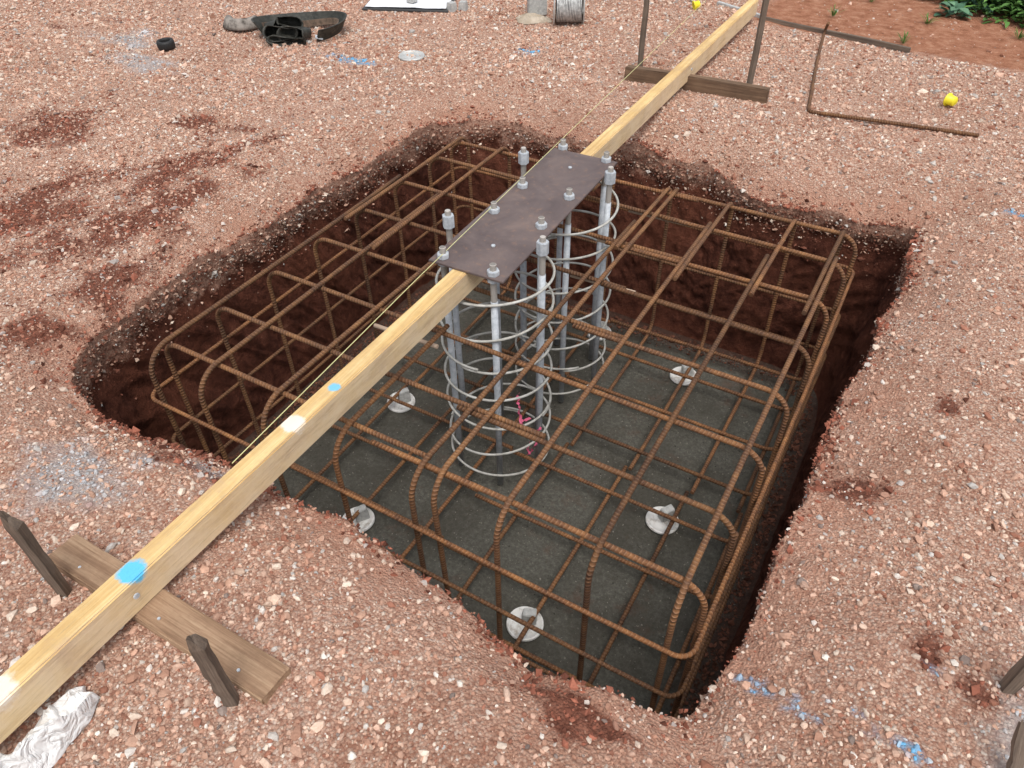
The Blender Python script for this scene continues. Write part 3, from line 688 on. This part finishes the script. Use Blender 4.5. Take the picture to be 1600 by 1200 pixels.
mm=M('roll_wire',.45,.5); RW=mm.fin(mm.ramp(mm.noise(60,3),[(.3,(.34,.34,.33)),(.7,(.70,.70,.68))]),None,.45,.2)
mm=M('spool_core_dark',.8); SC=mm.fin((.07,.065,.06))
wr=empty('wire_spool',(-.21,3.84,.112),(0,0,math.radians(28)),label='spool of pale tie wire lying on its side',category='wire spool')
pts=[(-.085+.17*q/(26*17)+.002*math.sin(q*.7),.092*math.cos(2*math.pi*q/26),.092*math.sin(2*math.pi*q/26)) for q in range(26*17)]
obj('wire_coil',tube('wire_coil',pts,.0042,RW,6),wr)
bm=cyl(.086,.18,28); bmesh.ops.rotate(bm,matrix=Matrix.Rotation(math.pi/2,3,'Y'),verts=bm.verts)
obj('core',bm_mesh(bm,'core',SC,False),wr)
for xx in (-.1,.1):
    V=[];Fc=[];N=36;prof=[(.045,-.004),(.108,-.004),(.112,0),(.108,.004),(.045,.004)]
    for (q,z) in prof:
        for a in range(N): V.append((z,q*math.cos(2*math.pi*a/N),q*math.sin(2*math.pi*a/N)))
    for k_ in range(len(prof)):
        for a in range(N):
            b=(a+1)%N; k2=(k_+1)%len(prof); Fc.append((k_*N+a,k_*N+b,k2*N+b,k2*N+a))
    obj('flange',mesh_from('flange',V,Fc,METL,False),wr,(xx,0,0))
mm=M('tan_sack',.8); SK=mm.fin(mm.ramp(mm.noise(10,5),[(.3,(.30,.24,.17)),(.7,(.52,.45,.36))]))
def crumple(w,l,amp,seed,mat,name,nx=46,ny=46,fr=9,ridge=(.5,.16,.34),en=1.6,ea=.34):
    me=sheet(w,l,0,seed,mat,name,nx,ny); n_=len(me.vertices); a=np.empty(n_*3); me.vertices.foreach_get('co',a); a=a.reshape(-1,3)
    # squircle mapping rounds the sheet's corners
    u=a[:,0]*2/w; v=a[:,1]*2/l
    x_=u*np.sqrt(1-v*v*.38)*w/2; y_=v*np.sqrt(1-u*u*.38)*l/2
    an=np.arctan2(y_/l,x_/w); edge=1-ea*(fbm(np.cos(an)*en+5,np.sin(an)*en+5,seed,3)+.5)
    wx=x_+.02*fbm(x_*8,y_*8,seed+31,3); wy=y_+.02*fbm(x_*8,y_*8,seed+32,3)
    a[:,0]=x_*edge+.25*amp*fbm(x_*fr,y_*fr,seed+2,2); a[:,1]=y_*edge+.25*amp*fbm(x_*fr,y_*fr,seed+5,2)
    r1=1-np.abs(fbm(wx*fr,wy*fr*.6,seed+9,1)); r2=1-np.abs(fbm(wx*fr*2.3,wy*fr*2.0,seed+10,1))
    a[:,2]=amp*(ridge[0]*r1**4+ridge[1]*r2**4+ridge[2]*(fbm(x_*9,y_*9,seed+3,2)+.6))
    a[:,2]=np.maximum(a[:,2],.001)*(1-.9*np.clip(np.maximum(np.abs(u),np.abs(v)),0,1)**5)
    me.vertices.foreach_set('co',a.ravel()); me.update(); return me
obj('sack',crumple(.30,.2,.06,5,SK,'sack'),None,(-.46,3.78,.004),(0,0,.4),label='crumpled tan sack beside the wire roll',category='sack')
obj('concrete_block',bm_mesh(bevel_box(.13,.12,.2,.006),'concrete_block',CONC),None,(-.50,3.92,.11),(0,0,.6),label='upright grey concrete block standing by the sack',category='concrete block')
mm=M('white_film_plastic',.45,.4)
nz=mm.noise(18,3,.5,dist=1.2)
PL=mm.fin(mm.ramp(mm.noise(12,4),[(.3,(.64,.63,.61)),(.6,(.79,.79,.78))]),mm.bump(mm.math('ABSOLUTE',mm.math('SUBTRACT',nz,.5)),.8,.035))
obj('plastic_bag',crumple(.105,.32,.10,14,PL,'plastic_bag',90,170,15,(.6,.14,.32),1.2,.2),None,(.985,-1.05,.004),(0,.0,.04),label='crumpled white plastic bag against the timber beam',category='plastic bag')

# ---------------------------------------------------------------- plants
def leafmat(name,c0,c1):
    m=M(name,.6,.3); oi=m.n('ShaderNodeAttribute',attribute_name='col')
    return m.fin(m.mix(oi.outputs['Fac'],c0,c1))
LG=leafmat('weed_leaf',(.04,.10,.02),(.13,.27,.06)); LB=leafmat('broad_leaf',(.05,.12,.07),(.14,.27,.15))
def plant(name,loc,n,spread,hh,ll,lw,mat,seed,label,cat='plant',group=None,droop=.5,up=False):
    rn=np.random.default_rng(seed); V=[];Fc=[];Cl=[]
    for q in range(n):
        a=rn.uniform(0,6.28); rad=spread*rn.uniform(0,1)**.9 if not up else spread*.25*rn.uniform(0,1)
        bz_=hh*rn.uniform(.05,1)*(1-.6*(rad/max(spread,1e-3))**2) if not up else 0
        b=np.array([rad*math.cos(a),rad*math.sin(a),bz_]); da=a+rn.uniform(-1.2,1.2)
        el=rn.uniform(.1,.9) if not up else rn.uniform(.8,1.45); L=ll*rn.uniform(.6,1.25); W_=lw*rn.uniform(.7,1.2)
        dr=np.array([math.cos(da)*math.cos(el),math.sin(da)*math.cos(el),math.sin(el)]); sd_=np.array([-math.sin(da),math.cos(da),0])
        o_=len(V); cval=rn.uniform(0,1)
        for t_,w_ in [(0,.15),(.3,.9),(.6,1),(.85,.6),(1,.03)]:
            c0=b+dr*L*t_+np.array([0,0,-droop*L*t_*t_*.7]); V+=[c0-sd_*W_*w_*.5+[0,0,W_*.12*w_],c0,c0+sd_*W_*w_*.5+[0,0,W_*.12*w_]]; Cl+=[cval]*3
        for k_ in range(4):
            for m_ in range(2): i0=o_+k_*3+m_; Fc.append((i0,i0+1,i0+4,i0+3))
    V=np.array(V); V[:,2]=np.maximum(V[:,2],.002); Cl=np.array(Cl)
    me=fast_mesh(name,V,np.array(Fc),mat,np.stack([Cl,Cl,Cl,np.ones_like(Cl)],1),True)
    return obj(name,me,None,loc,label=label,category=cat,group=group)
for ii,(x,y,s_) in enumerate(((2.0,5.75,.3),(2.25,5.60,.3),(2.45,5.45,.32),(2.7,5.35,.3),(2.2,6.1,.33),(2.55,5.95,.34),(2.9,5.75,.34),(3.0,5.20,.3),(1.8,6.05,.3),(3.25,5.6,.31),(2.9,6.4,.34),(2.3,6.5,.34))):
    plant('weed_plant',(x,y,0),560,s_,.2,.075,.03,LG,ii+1,'leafy green weeds spreading over the red earth',group='weeds beyond the gravel')
plant('broadleaf_weed',(2.08,5.22,0),26,.07,.07,.11,.055,LB,50,'small bluish broad leaved weed in red earth',group='weeds beyond the gravel')
plant('broadleaf_weed',(2.22,5.38,0),20,.06,.08,.09,.045,LB,51,'small bluish broad leaved weed in red earth',group='weeds beyond the gravel')
for q,(x,y) in enumerate(((1.87,4.47),(1.35,4.84),(1.52,5.3),(2.5,4.9),(1.95,4.95))):
    plant('grass_tuft',(x,y,0),22,.05,.05,.10,.006,LG,60+q,'sparse tuft of green grass in red earth',cat='grass',group='grass tufts in the red earth',up=True)

# ---------------------------------------------------------------- light
w=bpy.data.worlds.new('World'); sc.world=w; w.use_nodes=True; nt=w.node_tree
bg=nt.nodes['Background']; sk=nt.nodes.new('ShaderNodeTexSky'); sk.sky_type='NISHITA'; sk.sun_disc=False
el,az=math.radians(66),math.radians(140)
sk.sun_elevation=el; sk.sun_rotation=az; sk.dust_density=4; sk.air_density=1.0
hs=nt.nodes.new('ShaderNodeHueSaturation'); hs.inputs['Saturation'].default_value=.35; hs.inputs['Value'].default_value=1.3
nt.links.new(sk.outputs[0],hs.inputs['Color']); nt.links.new(hs.outputs[0],bg.inputs[0]); bg.inputs[1].default_value=.15
sd=bpy.data.lights.new('sun','SUN'); sd.energy=1.5; sd.angle=math.radians(32); sd.color=(1,.98,.95)
so=bpy.data.objects.new('sun',sd); link(so)
dr=Vector((math.sin(az)*math.cos(el),math.cos(az)*math.cos(el),math.sin(el)))
so.rotation_euler=dr.to_track_quat('Z','Y').to_euler()
sc.view_settings.view_transform='Standard'; sc.view_settings.look='None'; sc.view_settings.exposure=0
